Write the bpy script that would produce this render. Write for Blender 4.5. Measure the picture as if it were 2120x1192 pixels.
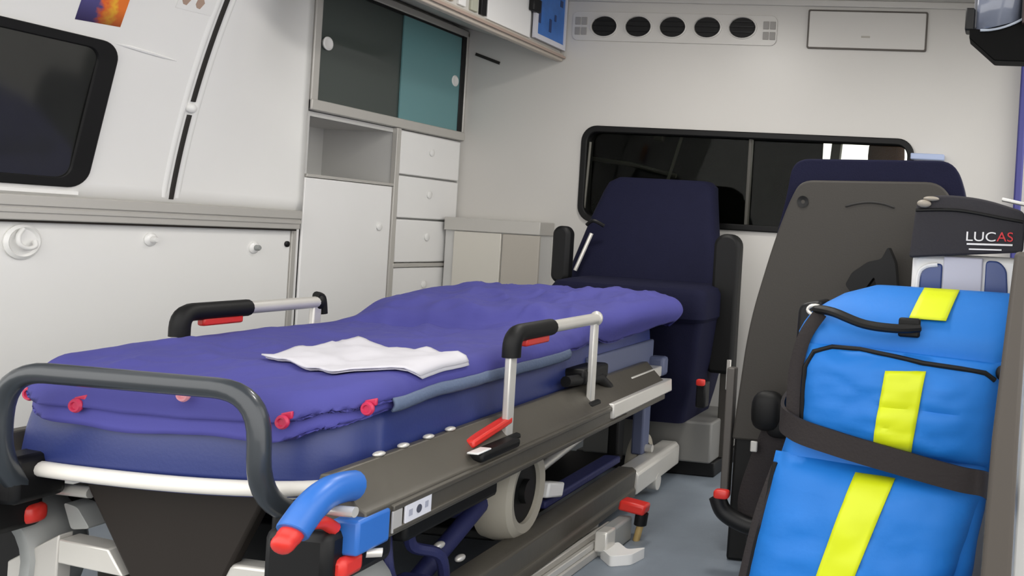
import bpy, bmesh, math, random
from mathutils import Vector, Matrix, noise
random.seed(7)
sc = bpy.context.scene
for o in list(bpy.data.objects): bpy.data.objects.remove(o)
COL = sc.collection
PI = math.pi

# ---------------------------------------------------------------- camera
W_PX, H_PX = 2120., 1192.
F_PX, PPX, PPY, YAW, ROLL = 1850., 1817., 509., math.radians(8.1), 0.06
cd = bpy.data.cameras.new('camera'); cam = bpy.data.objects.new('camera', cd); COL.objects.link(cam)
cd.sensor_width = 36; cd.sensor_fit = 'HORIZONTAL'; cd.lens = 36*F_PX/W_PX
cd.shift_x = (W_PX/2-PPX)/W_PX; cd.shift_y = (PPY-H_PX/2)/W_PX
cd.clip_start = .05
fw = Vector((-math.sin(YAW), math.cos(YAW), 0)); rt = Vector((math.cos(YAW), math.sin(YAW), 0)); up = Vector((0, 0, 1))
r2 = rt*math.cos(ROLL)+up*math.sin(ROLL); u2 = -rt*math.sin(ROLL)+up*math.cos(ROLL)
M = Matrix((r2, u2, -fw)).transposed().to_4x4(); M.translation = (0, 0, .95)
cam.matrix_world = M
sc.camera = cam

# ---------------------------------------------------------------- world, exposure
wd = bpy.data.worlds.new('world'); sc.world = wd; wd.use_nodes = True
bg = wd.node_tree.nodes['Background']; bg.inputs[0].default_value = (1, .985, .96, 1); bg.inputs[1].default_value = 2.0
sc.view_settings.view_transform = 'Standard'; sc.view_settings.look = 'None'
sc.view_settings.gamma = 1; sc.view_settings.use_curve_mapping = False
sc.view_settings.exposure = 0.3
LAMP_W = 7.0          # watts of each unseen fill lamp at the ceiling

# ---------------------------------------------------------------- materials
def lin(c): return tuple(((v/255)/12.92 if v/255 <= .04045 else ((v/255+.055)/1.055)**2.4) for v in c)
MATS = {}
def mat(name, rgb, rough=.5, metal=0, bump=0, bscale=60, var=0, vscale=6, spec=.5, coat=0, stretch=None, transmission=0, emis=0):
    if name in MATS: return MATS[name]
    m = bpy.data.materials.new(name); m.use_nodes = True; nt = m.node_tree; b = nt.nodes['Principled BSDF']
    c = lin(rgb)
    b.inputs['Base Color'].default_value = (*c, 1); b.inputs['Roughness'].default_value = rough
    b.inputs['Metallic'].default_value = metal; b.inputs['Specular IOR Level'].default_value = spec
    if coat: b.inputs['Coat Weight'].default_value = coat; b.inputs['Coat Roughness'].default_value = .08
    if transmission: b.inputs['Transmission Weight'].default_value = transmission
    if emis:
        b.inputs['Emission Color'].default_value = (*c, 1); b.inputs['Emission Strength'].default_value = emis
    if bump or var:
        tc = nt.nodes.new('ShaderNodeTexCoord'); src = tc.outputs['Object']
        if stretch:
            mp = nt.nodes.new('ShaderNodeMapping'); mp.inputs['Scale'].default_value = stretch
            nt.links.new(src, mp.inputs[0]); src = mp.outputs[0]
        if bump:
            n = nt.nodes.new('ShaderNodeTexNoise'); n.inputs['Scale'].default_value = bscale; n.inputs['Detail'].default_value = 4
            nt.links.new(src, n.inputs['Vector'])
            bp = nt.nodes.new('ShaderNodeBump'); bp.inputs['Strength'].default_value = bump; bp.inputs['Distance'].default_value = .01
            nt.links.new(n.outputs['Fac'], bp.inputs['Height']); nt.links.new(bp.outputs[0], b.inputs['Normal'])
        if var:
            n2 = nt.nodes.new('ShaderNodeTexNoise'); n2.inputs['Scale'].default_value = vscale; n2.inputs['Detail'].default_value = 5
            nt.links.new(src, n2.inputs['Vector'])
            mx = nt.nodes.new('ShaderNodeMix'); mx.data_type = 'RGBA'
            mx.inputs['A'].default_value = (*[v*(1-var) for v in c], 1); mx.inputs['B'].default_value = (*[min(1, v*(1+var)) for v in c], 1)
            nt.links.new(n2.outputs['Fac'], mx.inputs['Factor']); nt.links.new(mx.outputs['Result'], b.inputs['Base Color'])
    MATS[name] = m
    return m
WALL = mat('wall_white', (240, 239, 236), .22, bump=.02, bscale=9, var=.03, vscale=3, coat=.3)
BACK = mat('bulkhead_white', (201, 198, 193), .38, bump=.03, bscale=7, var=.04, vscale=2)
CABW = mat('cabinet_white', (236, 235, 233), .35, var=.02)
CABIN = mat('cabinet_inside', (198, 197, 194), .5)
ALU = mat('aluminium', (190, 187, 181), .38, metal=.2, bump=.03, bscale=30, stretch=(1, .05, 1))
ALUD = mat('worn_aluminium', (86, 82, 74), .42, metal=.25, bump=.05, bscale=40, var=.12, vscale=9)
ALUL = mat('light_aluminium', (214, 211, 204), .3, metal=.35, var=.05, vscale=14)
BLACK = mat('black_plastic', (16, 16, 17), .45, spec=.3)
RUBBER = mat('black_rubber', (11, 11, 11), .55, spec=.3)
SEAL = mat('dark_seal', (32, 28, 24), .6)
GREYP = mat('grey_plastic', (150, 152, 150), .45, var=.06)
DARKP = mat('dark_brown_plastic', (38, 33, 29), .6, spec=.25, var=.08)
CHAR = mat('charcoal_coat', (48, 53, 58), .32, coat=.3)
RED = mat('red_plastic', (214, 52, 44), .35)
REDC = mat('red_snap', (190, 42, 80), .4)
BLUEP = mat('blue_plastic', (50, 108, 190), .35, var=.05)
NAVY = mat('navy_vinyl', (42, 54, 112), .42, bump=.04, bscale=150)
NAVYS = mat('navy_seat_fabric', (22, 23, 45), .8, bump=.12, bscale=220, var=.1, vscale=20, spec=.15)
NAVYB = mat('navy_strap', (34, 38, 84), .6, bump=.1, bscale=90)
PURP = mat('purple_cloth', (67, 66, 140), .8, bump=.12, bscale=34, var=.09, vscale=7)
PURPL = mat('lilac_cloth', (74, 73, 152), .78, bump=.1, bscale=40, var=.08, vscale=9)
GREYBL = mat('grey_blue_piping', (92, 106, 132), .7, bump=.2, bscale=120)
PAPER = mat('white_paper', (204, 202, 208), .7, bump=.08, bscale=14)
SHELL = mat('seat_shell_grey', (60, 57, 53), .6, bump=.05, bscale=200, spec=.3)
FLOORM = mat('grey_vinyl_floor', (126, 135, 145), .5, var=.1, vscale=16, bump=.04, bscale=120)
BAGB = mat('bag_blue', (16, 112, 198), .62, bump=.16, bscale=26, var=.07, vscale=8)
YEL = mat('reflective_yellow', (208, 220, 10), .5, var=.04, vscale=20)
WEB = mat('black_webbing', (34, 28, 28), .8, bump=.2, bscale=160)
BAGK = mat('black_bag_fabric', (40, 38, 43), .8, bump=.1, bscale=120)
WHITEP = mat('white_plastic', (232, 231, 228), .35)
LILACG = mat('pale_grey_plastic', (190, 190, 202), .4)
BLUEW = mat('blue_window', (58, 76, 128), .25)
DARKGL = mat('dark_window_glass', (44, 45, 43), .06, spec=.6, var=.25, vscale=5)
HOLE = mat('vent_dark', (6, 5, 5), .7)
BRASS = mat('brass', (214, 182, 120), .35, metal=.4)
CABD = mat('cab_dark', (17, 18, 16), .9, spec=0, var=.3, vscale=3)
CABG = mat('cab_grey', (92, 92, 84), .7)
BROWN = mat('brown_leather', (96, 62, 44), .6, var=.3, vscale=12)
BLUEDOOR = mat('blue_door_trim', (62, 62, 132), .45)
SIGNB = mat('sign_blue', (56, 108, 182), .35, var=.35, vscale=16)
TYRE = mat('pale_grey_tyre', (164, 158, 144), .65, var=.08)
ASPH = mat('asphalt', (92, 92, 90), .9, var=.1)
INK = mat('print_ink', (70, 72, 84), .6)
TAN = mat('tan_print', (176, 150, 132), .6)
LAMPM = mat('fill_lamp_diffuser', (255, 252, 244), .4, emis=3)

def glass_mat(name, tint, gloss_rough=.03, see=.6, body=(90, 110, 110)):
    m = bpy.data.materials.new(name); m.use_nodes = True; nt = m.node_tree; nt.nodes.clear()
    out = nt.nodes.new('ShaderNodeOutputMaterial'); mx = nt.nodes.new('ShaderNodeMixShader'); tr = nt.nodes.new('ShaderNodeBsdfTransparent')
    pb = nt.nodes.new('ShaderNodeBsdfPrincipled'); pb.inputs['Roughness'].default_value = gloss_rough
    pb.inputs['Base Color'].default_value = (*lin(body), 1); pb.inputs['Specular IOR Level'].default_value = .6
    tr.inputs[0].default_value = (*lin(tint), 1); mx.inputs[0].default_value = see
    nt.links.new(pb.outputs[0], mx.inputs[1]); nt.links.new(tr.outputs[0], mx.inputs[2]); nt.links.new(mx.outputs[0], out.inputs[0])
    return m
TEAL = glass_mat('teal_glass', (130, 186, 190), see=.3, body=(124, 172, 176))  # body colours of both panes raised to stand in for reflections and inner light
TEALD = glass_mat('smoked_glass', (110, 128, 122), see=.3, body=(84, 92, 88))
CLEAR = glass_mat('bulkhead_glass', (238, 240, 234), see=.9, body=(12, 13, 12))

def poster_mat():
    m = bpy.data.materials.new('flame_print'); m.use_nodes = True; nt = m.node_tree; b = nt.nodes['Principled BSDF']
    tc = nt.nodes.new('ShaderNodeTexCoord'); mp = nt.nodes.new('ShaderNodeSeparateXYZ'); nt.links.new(tc.outputs['Generated'], mp.inputs[0])
    nz = nt.nodes.new('ShaderNodeTexNoise'); nz.inputs['Scale'].default_value = 6; nt.links.new(tc.outputs['Generated'], nz.inputs['Vector'])
    ad = nt.nodes.new('ShaderNodeMath'); ad.operation = 'MULTIPLY_ADD'; nt.links.new(nz.outputs['Fac'], ad.inputs[0]); ad.inputs[1].default_value = .35
    nt.links.new(mp.outputs['Y'], ad.inputs[2])
    r1 = nt.nodes.new('ShaderNodeValToRGB'); nt.links.new(ad.outputs[0], r1.inputs[0]); e = r1.color_ramp.elements
    e[0].position = .55; e[0].color = (*lin((78, 72, 128)), 1); e[1].position = .68; e[1].color = (*lin((228, 100, 40)), 1)
    k = e.new(.9); k.color = (*lin((240, 180, 50)), 1); k = e.new(1.12 if False else 1.0); k.color = (*lin((232, 120, 40)), 1)
    r2_ = nt.nodes.new('ShaderNodeValToRGB'); nt.links.new(mp.outputs['Z'], r2_.inputs[0]); e = r2_.color_ramp.elements
    e[0].position = 0; e[0].color = (*lin((96, 40, 110)), 1); e[1].position = .45; e[1].color = (1, 1, 1, 1)
    mx = nt.nodes.new('ShaderNodeMix'); mx.data_type = 'RGBA'; mx.blend_type = 'MULTIPLY'; mx.inputs['Factor'].default_value = .8
    nt.links.new(r1.outputs[0], mx.inputs['A']); nt.links.new(r2_.outputs[0], mx.inputs['B']); nt.links.new(mx.outputs['Result'], b.inputs['Base Color'])
    b.inputs['Roughness'].default_value = .4
    return m
POSTER = poster_mat()

# ---------------------------------------------------------------- mesh helpers
class MB:
    def __init__(s): s.v = []; s.f = []
    def add(s, vs, fs):
        o = len(s.v); s.v += [tuple(v) for v in vs]; s.f += [[i+o for i in f] for f in fs]; return s
    def box(s, x0, x1, y0, y1, z0, z1):
        return s.hexa([(x0, y0, z0), (x1, y0, z0), (x1, y1, z0), (x0, y1, z0), (x0, y0, z1), (x1, y0, z1), (x1, y1, z1), (x0, y1, z1)])
    def hexa(s, p):
        return s.add(p, [(3, 2, 1, 0), (4, 5, 6, 7), (0, 1, 5, 4), (1, 2, 6, 5), (2, 3, 7, 6), (3, 0, 4, 7)])
    def obox(s, c, ax, ay, az):   # centre and three half vectors
        c, ax, ay, az = map(Vector, (c, ax, ay, az))
        return s.hexa([c-ax-ay-az, c+ax-ay-az, c+ax+ay-az, c-ax+ay-az, c-ax-ay+az, c+ax-ay+az, c+ax+ay+az, c-ax+ay+az])
    def tube(s, pts, r, n=14, caps=True, flat=1.0, upv=None):
        pts = [Vector(p) for p in pts]; rs = r if isinstance(r, (list, tuple)) else [r]*len(pts)
        rings = []; nv = None
        for i, p in enumerate(pts):
            t = (pts[min(i+1, len(pts)-1)]-pts[max(i-1, 0)]).normalized()
            if nv is None:
                a = Vector(upv) if upv else (Vector((0, 0, 1)) if abs(t.z) < .9 else Vector((1, 0, 0)))
                nv = (a-t*a.dot(t)).normalized()
            else: nv = (nv-t*nv.dot(t)).normalized()
            bv = t.cross(nv)
            rings.append([p+(nv*math.cos(2*PI*k/n)*flat+bv*math.sin(2*PI*k/n))*rs[i] for k in range(n)])
        vs = [v for R in rings for v in R]; fs = []
        for i in range(len(rings)-1):
            for k in range(n): fs.append((i*n+k, i*n+(k+1) % n, (i+1)*n+(k+1) % n, (i+1)*n+k))
        if caps: fs.append(list(range(n))[::-1]); fs.append([(len(rings)-1)*n+k for k in range(n)])
        return s.add(vs, fs)
    def cyl(s, a, b, r, r1=None, n=20): return s.tube([a, b], [r, r if r1 is None else r1], n)
    def prism(s, poly, f, d0, d1):     # poly in 2D, f(u,v,d)->3D
        n = len(poly); vs = [f(u, v, d0) for u, v in poly]+[f(u, v, d1) for u, v in poly]
        return s.add(vs, [list(range(n))[::-1], list(range(n, 2*n))]+[(i, (i+1) % n, n+(i+1) % n, n+i) for i in range(n)])
    def loft(s, rings, closed=True, caps=True):
        n = len(rings[0]); vs = [v for R in rings for v in R]; fs = []
        for i in range(len(rings)-1):
            for k in range(n if closed else n-1): fs.append((i*n+k, i*n+(k+1) % n, (i+1)*n+(k+1) % n, (i+1)*n+k))
        if caps: fs.append(list(range(n))[::-1]); fs.append([(len(rings)-1)*n+k for k in range(n)])
        return s.add(vs, fs)
    def grid(s, f, nu, nv):
        vs = [f(i/nu, j/nv) for i in range(nu+1) for j in range(nv+1)]; w = nv+1
        return s.add(vs, [(i*w+j, (i+1)*w+j, (i+1)*w+j+1, i*w+j+1) for i in range(nu) for j in range(nv)])
    def ball(s, c, rx, ry, rz, nu=16, nv=10, e=1.0):
        c = Vector(c); pw = lambda x: math.copysign(abs(x)**e, x); rings = []
        for j in range(nv+1):
            a = -PI/2+PI*j/nv; a = max(-PI/2+.02, min(PI/2-.02, a))
            rings.append([c+Vector((rx*pw(math.cos(a))*pw(math.cos(2*PI*k/nu)), ry*pw(math.cos(a))*pw(math.sin(2*PI*k/nu)), rz*pw(math.sin(a)))) for k in range(nu)])
        return s.loft(rings)
    def lathe(s, prof, c, axis='z', n=28):   # prof: (radius, height)
        c = Vector(c)
        def P(r, h, a):
            x, y = r*math.cos(a), r*math.sin(a)
            return c+Vector({'z': (x, y, h), 'x': (h, x, y), 'y': (x, h, y)}[axis])
        rings = [[P(r, h, 2*PI*k/n) for k in range(n)] for r, h in prof]
        return s.loft(rings, caps=prof[0][0] > 1e-4)

def sharpen(me, ang=38):
    bm = bmesh.new(); bm.from_mesh(me); bmesh.ops.recalc_face_normals(bm, faces=bm.faces)
    lim = math.radians(ang)
    for f in bm.faces: f.smooth = True
    for e in bm.edges:
        if len(e.link_faces) == 2 and e.calc_face_angle(0) > lim: e.smooth = False
    bm.to_mesh(me); bm.free()
ROOTM = {}
def root_of(o):
    while o.parent: o = o.parent
    return o
def build(name, mb, m, parent=None, bevel=0, segs=2, ang=38, local=False, solid=0, sub=0):
    me = bpy.data.meshes.new(name)
    vs = mb.v
    if parent and not local:
        inv = ROOTM.get(root_of(parent).name)
        if inv is not None: vs = [tuple(inv @ Vector(v)) for v in vs]
    me.from_pydata([tuple(v) for v in vs], [], mb.f); me.update()
    sharpen(me, ang)
    me.materials.append(m)
    o = bpy.data.objects.new(name, me); COL.objects.link(o)
    if parent: o.parent = parent
    if solid:
        md = o.modifiers.new('thick', 'SOLIDIFY'); md.thickness = solid; md.offset = 0
    if bevel:
        md = o.modifiers.new('bevel', 'BEVEL'); md.width = bevel; md.segments = segs; md.limit_method = 'ANGLE'; md.angle_limit = math.radians(35)
    if sub:
        md = o.modifiers.new('sub', 'SUBSURF'); md.levels = sub; md.render_levels = sub
    return o
def tag(o, label, cat, group=None):
    o['label'] = label; o['category'] = cat
    if group: o['group'] = group
    return o
def thing(name, label, cat, loc=(0, 0, 0), rz=0, group=None):
    o = bpy.data.objects.new(name, None); COL.objects.link(o); o.location = loc; o.rotation_euler = (0, 0, rz); o.empty_display_size = .05
    mw = Matrix.Translation(loc) @ Matrix.Rotation(rz, 4, 'Z')
    ROOTM[o.name] = mw.inverted()
    return tag(o, label, cat, group)
def struct(o): o['kind'] = 'structure'; return o
def rrect(x0, x1, z0, z1, r, n=6):
    r = [r]*4 if not isinstance(r, (list, tuple)) else r; out = []
    for (cx, cz, a0, q) in ((x1-r[0], z1-r[0], 0, r[0]), (x0+r[1], z1-r[1], 90, r[1]), (x0+r[2], z0+r[2], 180, r[2]), (x1-r[3], z0+r[3], 270, r[3])):
        for k in range(n+1):
            a = math.radians(a0+90*k/n); out.append((cx+q*math.cos(a), cz+q*math.sin(a)))
    return out
def round_poly(pts, r, n=5):
    out = []; m = len(pts); rs = r if isinstance(r, (list, tuple)) else [r]*m
    for i in range(m):
        p0, p, p1 = (Vector(pts[(i+d) % m]) for d in (-1, 0, 1)); q = rs[i]
        a = p+(p0-p).normalized()*min(q, (p0-p).length*.45); b = p+(p1-p).normalized()*min(q, (p1-p).length*.45)
        for k in range(n+1):
            t = k/n; out.append(tuple(a*(1-t)**2+p*2*t*(1-t)+b*t*t))
    return out
def smooth_path(pts, n=8, closed=False):
    P = [Vector(p) for p in pts]; out = []
    for i in range(len(P)-1):
        p0, p1, p2, p3 = P[max(i-1, 0)], P[i], P[i+1], P[min(i+2, len(P)-1)]
        for k in range(n):
            t = k/n; out.append(.5*((2*p1)+(-p0+p2)*t+(2*p0-5*p1+4*p2-p3)*t*t+(-p0+3*p1-3*p2+p3)*t**3))
    out.append(P[-1]); return out
def bend_path(pts, r, n=6):
    P = [Vector(p) for p in pts]; out = [P[0]]
    for i in range(1, len(P)-1):
        a = P[i]+(P[i-1]-P[i]).normalized()*r; b = P[i]+(P[i+1]-P[i]).normalized()*r
        for k in range(n+1):
            t = k/n; out.append(a*(1-t)**2+P[i]*2*t*(1-t)+b*t*t)
    out.append(P[-1]); return out
def ring_plate(outer, inner, f, d0, d1):      # two loops with equal counts
    n = len(outer); mb = MB()
    vs = [f(u, v, d) for d in (d0, d1) for L_ in (outer, inner) for u, v in L_]; fs = []
    for i in range(n):
        j = (i+1) % n
        fs += [(i, j, n+j, n+i), (2*n+i, 3*n+i, 3*n+j, 2*n+j), (i, 2*n+i, 2*n+j, j), (n+i, n+j, 3*n+j, 3*n+i)]
    return mb.add(vs, fs)
def holed_plate(outer, holes, f, d0, d1):
    bm = bmesh.new()
    for L_ in [outer]+holes:
        vs = [bm.verts.new((u, v, 0)) for u, v in L_]
        for i in range(len(vs)): bm.edges.new((vs[i], vs[(i+1) % len(vs)]))
    bmesh.ops.triangle_fill(bm, edges=bm.edges[:], use_beauty=True)
    bm.verts.index_update()
    pv = [(v.co.x, v.co.y) for v in bm.verts]; pf = [[v.index for v in fc.verts] for fc in bm.faces]; n = len(pv)
    mb = MB(); mb.add([f(u, v, d0) for u, v in pv]+[f(u, v, d1) for u, v in pv], pf+[[i+n for i in q[::-1]] for q in pf])
    st = 0; fs = []
    for L_ in [outer]+holes:
        k = len(L_)
        for i in range(k): fs.append((st+i, st+(i+1) % k, n+st+(i+1) % k, n+st+i))
        st += k
    mb.f += [list(q) for q in fs]; bm.free()
    return mb
XZ = lambda u, v, d: (u, d, v)      # poly in x,z ; depth y
YZ = lambda u, v, d: (d, u, v)      # poly in y,z ; depth x
XY = lambda u, v, d: (u, v, d)
def nz(x, y, z, s=1.0): return noise.noise(Vector((x*s, y*s, z*s)))

# ================================================================ SETTING
XW = -2.634            # left wall / cabinet face
YB = 4.0               # bulkhead
def WX(y, z):          # inward curving body side above the rail
    dz = max(0, z-.963); lean = .13*dz+.19*dz*dz
    t = min(1, max(0, (y-2.50)/.53)); t = t*t*(3-2*t)
    return XW+lean*(1-t)+.004
o = struct(build('floor', MB().box(-2.75, .15, 1.0, YB, -.05, 0), FLOORM))
o = struct(build('ground', MB().box(-9, 7, -9, 12, -.80, -.74), ASPH))
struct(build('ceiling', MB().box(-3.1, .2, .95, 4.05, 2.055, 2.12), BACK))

wl = struct(build('wall_left', MB().grid(lambda a, b: (WX(1.0+2.03*a, .95+1.10*b), 1.0+2.03*a, .95+1.10*b), 60, 24), WALL, solid=.006, ang=60))
build('wall_panel', MB().box(-2.70, -2.630, 1.0, 2.985, 0, .885), WALL, wl, bevel=.004)
build('wall_panel', MB().box(-2.70, -2.636, 2.985, 3.05, 0, .96), CABW, wl)
build('outer_skin', MB().box(-2.76, -2.70, 1.0, 3.03, 0, 2.06).box(-3.06, -3.01, 3.0, 4.05, 0, 2.06).box(-3.06, -2.70, 2.99, 3.02, 0, 2.06), WHITEP, wl)
build('panel_joint_strip', MB().box(-2.64, -2.6285, 2.990, 3.012, .3, .885), ALU, wl, bevel=.002)
def on_wall(poly_yz, off): return [(WX(y, z)+off, y, z) for y, z in poly_yz]
def strip_on_wall(path, half, off, th=.008):   # vertical strip following the wall
    rings = []
    for y, z in path:
        x = WX(y, z)+off; rings.append([(x-th, y-half, z), (x+th, y-half*.6, z), (x+th, y+half*.6, z), (x-th, y+half, z)])
    return MB().loft(rings)
build('seal_strip', strip_on_wall([(2.490, 1.275+.33*k/10) for k in range(11)], .0085, .002), SEAL, wl)
build('seal_strip', strip_on_wall([(2.490, .963+.27*k/8) for k in range(9)], .0085, .002), SEAL, wl)
for yy in (2.466, 2.512):
    build('panel_lip', MB().tube([(WX(yy, .97+.066*k)-.0105, yy, .97+.066*k) for k in range(11)], .0165, 10, flat=1.0), WALL, wl)
build('catch', MB().ball((WX(2.49, 1.255)+.005, 2.49, 1.255), .012, .018, .016), WHITEP, wl)
build('body_crease', MB().tube([(WX(y, 1.395)+.001, y, 1.395-.06*max(0, (y-2.25))) for y in (2.20, 2.25, 2.3, 2.35, 2.40)], [.002, .006, .006, .005, .001], 8), WALL, wl)

# side window on the left
w1 = bpy.data.objects.new('window_1', None); COL.objects.link(w1); w1.location = (WX(1.9, 1.2), 1.9, .97); w1['kind'] = 'structure'
ROOTM['window_1'] = Matrix.Translation(w1.location).inverted()
def wall_ring(outer, inner, o0, o1):
    return ring_plate(outer, inner, lambda u, v, d: (WX(u, v)+d, u, v), o0, o1)
ou = rrect(1.35, 2.222, .978, 1.395, .055, 8); inn = rrect(1.39, 2.165, 1.005, 1.368, .035, 8)
build('window_frame', wall_ring(ou, inn, -.004, .014), RUBBER, w1, bevel=.004)
build('window_pane', MB().grid(lambda a, b: (WX(1.38+.79*a, .99+.39*b)+.009, 1.38+.79*a, .99+.39*b), 16, 10), DARKGL, w1)
sv = MB(); sv.box(WX(1.7, .97)-.004, WX(1.7, .97)+.010, 1.35, 2.20, .958, .968)
build('window_sill', sv, WALL, w1)

# aluminium rail along the left wall
t1 = bpy.data.objects.new('trim_1', None); COL.objects.link(t1); t1.location = (XW, 2.0, .88); t1['kind'] = 'structure'; ROOTM['trim_1'] = Matrix.Translation(t1.location).inverted()
build('rail_profile', MB().box(-2.645, -2.605, 1.0, 3.0, .882, .952), ALU, t1, bevel=.003)
build('rail_rib', MB().box(-2.607, -2.599, 1.0, 3.0, .921, .950), ALU, t1, bevel=.002)
build('rail_rib', MB().box(-2.607, -2.601, 1.0, 3.0, .902, .915), ALU, t1, bevel=.002)
build('shadow_gap_profile', MB().box(-2.64, -2.612, 1.0, 2.99, .876, .883), DARKP, t1)

# bulkhead with window opening
WIN = (-2.012, -.428, .982, 1.438)
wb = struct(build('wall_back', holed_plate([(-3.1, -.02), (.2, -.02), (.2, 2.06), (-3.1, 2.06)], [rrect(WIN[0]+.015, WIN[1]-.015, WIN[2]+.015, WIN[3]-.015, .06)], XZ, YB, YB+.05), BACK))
build('cable_slot', MB().hexa([(-2.585, 3.992, 1.752), (-2.46, 3.992, 1.712), (-2.46, 4.0, 1.712), (-2.585, 4.0, 1.752), (-2.581, 3.992, 1.766), (-2.456, 3.992, 1.726), (-2.456, 4.0, 1.726), (-2.581, 4.0, 1.766)]), SEAL, wb)
build('cornice', MB().box(-2.12, .1, 3.985, 4.0, 2.025, 2.055), BACK, wb, bevel=.004)
w2 = bpy.data.objects.new('window_2', None); COL.objects.link(w2); w2.location = (-1.2, 4, WIN[2]); w2['kind'] = 'structure'; ROOTM['window_2'] = Matrix.Translation(w2.location).inverted()
build('window_frame', ring_plate(rrect(*WIN, .075, 8), rrect(WIN[0]+.03, WIN[1]-.03, WIN[2]+.03, WIN[3]-.03, .05, 8), XZ, 3.982, 4.055), RUBBER, w2, bevel=.005)
build('window_pane', MB().box(-2.0, -1.19, 4.022, 4.027, 1.0, 1.42), CLEAR, w2)
build('window_pane', MB().box(-1.20, -.44, 4.032, 4.037, 1.0, 1.42), CLEAR, w2)
build('sliding_bar', MB().box(-1.202, -1.186, 4.008, 4.04, 1.0, 1.42), mat('sliding_bar_grey', (66, 64, 58), .5), w2, bevel=.003)
build('edge_bead', MB().tube([(-1.972, 4.0, 1.36), (-1.978, 4.0, 1.2), (-1.985, 4.0, 1.04)], .006, 8), mat('bead_grey', (96, 94, 86), .5), w2)

# cab behind the bulkhead
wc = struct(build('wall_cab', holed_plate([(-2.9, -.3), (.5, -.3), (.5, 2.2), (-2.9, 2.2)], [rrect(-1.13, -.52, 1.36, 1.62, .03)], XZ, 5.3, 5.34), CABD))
build('cab_side', MB().box(-2.9, -2.85, 4.05, 5.3, -.3, 2.2).box(.45, .5, 4.05, 5.3, -.3, 1.0).box(.45, .5, 4.05, 5.3, 1.75, 2.2).box(.45, .5, 4.05, 4.3, 1.0, 1.75), CABD, wc)  # gap in the right side added to let daylight into the cab
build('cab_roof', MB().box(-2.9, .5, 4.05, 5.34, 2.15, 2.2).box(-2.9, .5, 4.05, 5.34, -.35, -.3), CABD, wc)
build('windscreen_pillar', MB().obox((-1.03, 5.25, 1.49), (.028, 0, .0), (0, .03, 0), (.01, 0, .15)), CABG, wc, bevel=.004)
build('dashboard_rail', MB().tube([(-2.6, 5.2, 1.385), (-2.3, 5.2, 1.36), (-2.0, 5.2, 1.30)], .014, 8), CABG, wc)
build('grab_strap', MB().tube(smooth_path([(-1.93, 5.1, 1.57), (-1.97, 5.1, 1.42), (-2.02, 5.1, 1.24)], 5), .022, 8, flat=.3), CABG, wc)
build('trim_block', MB().box(-2.12, -2.06, 5.1, 5.14, 1.50, 1.55), CABG, wc, bevel=.01)

# right side: low wall, door post, open doorway above
wr = struct(build('wall_right', MB().box(.05, .12, 1.66, 2.34, -.02, 1.10), mat('side_panel_grey', (196, 196, 194), .45), bevel=.004))
build('wall_head', MB().box(.05, .12, 1.66, 4.05, 1.95, 2.06), WALL, wr)
build('door_post', MB().box(.05, .12, 1.66, 1.80, 1.10, 1.95), WALL, wr)
t2 = struct(build('trim_2', MB().box(.024, .058, 3.92, 3.975, .9, 1.95), BLUEDOOR, bevel=.008))

# ================================================================ BULKHEAD FITTINGS
t = thing('air_vent_panel', 'white air vent panel with five round black openings high on the bulkhead', 'air vent', (-1.595, 4, 1.85))
hol = [[(-1.936+.169*i+.064*math.cos(2*PI*k/28), 1.909+.0025*i+.048*math.sin(2*PI*k/28)) for k in range(28)] for i in range(5)]
pl = rrect(-2.095, -1.095, 1.84, 1.978, .03)
build('plate', holed_plate(pl, hol, XZ, 3.993, 3.9995), BACK, t, bevel=.002)
for i in range(5):
    cx, cz = -1.936+.169*i, 1.909+.0025*i
    rg = lambda rx, y: [(cx+rx*math.cos(2*PI*k/28), y, cz+rx*.75*math.sin(2*PI*k/28)) for k in range(28)]
    v = build('vent_ring', MB().loft([rg(.072, 3.993), rg(.0705, 3.988), rg(.065, 3.987), rg(.063, 3.990), rg(.063, 3.999)], caps=False), BACK, t)
    build('vent_hole', MB().add(rg(.0645, 3.9975), [list(range(28))]), HOLE, v)
    for dz in (-.02, .005, .028):
        h = .056*math.sqrt(max(0, 1-(dz/.048)**2))
        build('louvre', MB().box(cx-h, cx+h, 3.991, 3.994, cz+dz-.003, cz+dz+.003), BLACK, v)
GRIL = mat('grille_grey', (150, 147, 143), .6)
for x0 in (-2.085, -1.165):
    for (dx, dz) in ((.0, .024), (.0, -.024), (.032, .024), (.032, -.024)):
        build('grille', MB().box(x0+.005+dx, x0+.032+dx, 3.989, 3.9935, 1.908+dz-.018, 1.908+dz+.018), GRIL, t, bevel=.002)
t = thing('access_panel', 'white rectangular hatch with thin dark outline near the ceiling', 'hatch', (-.68, 4, 1.83))
build('hatch_door', MB().prism(rrect(-.945, -.408, 1.838, 2.004, .006), XZ, 3.990, 3.9995), BACK, t, bevel=.002)
build('gap_seal', ring_plate(rrect(-.951, -.402, 1.832, 2.010, .008), rrect(-.944, -.409, 1.839, 2.003, .006), XZ, 3.9885, 3.9995), mat('gap_grey', (84, 78, 72), .6), t)
build('catch', MB().box(-.70, -.66, 3.987, 3.991, 1.887, 1.895), mat('catch_grey', (170, 165, 155), .5), t, bevel=.001)
tag(build('belt_guide', MB().box(-.44, -.29, 3.95, 3.999, 1.345, 1.372), mat('pale_blue_plastic', (168, 182, 214), .4), bevel=.004), 'small pale blue block on the bulkhead right of the dark window', 'bracket')

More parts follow.
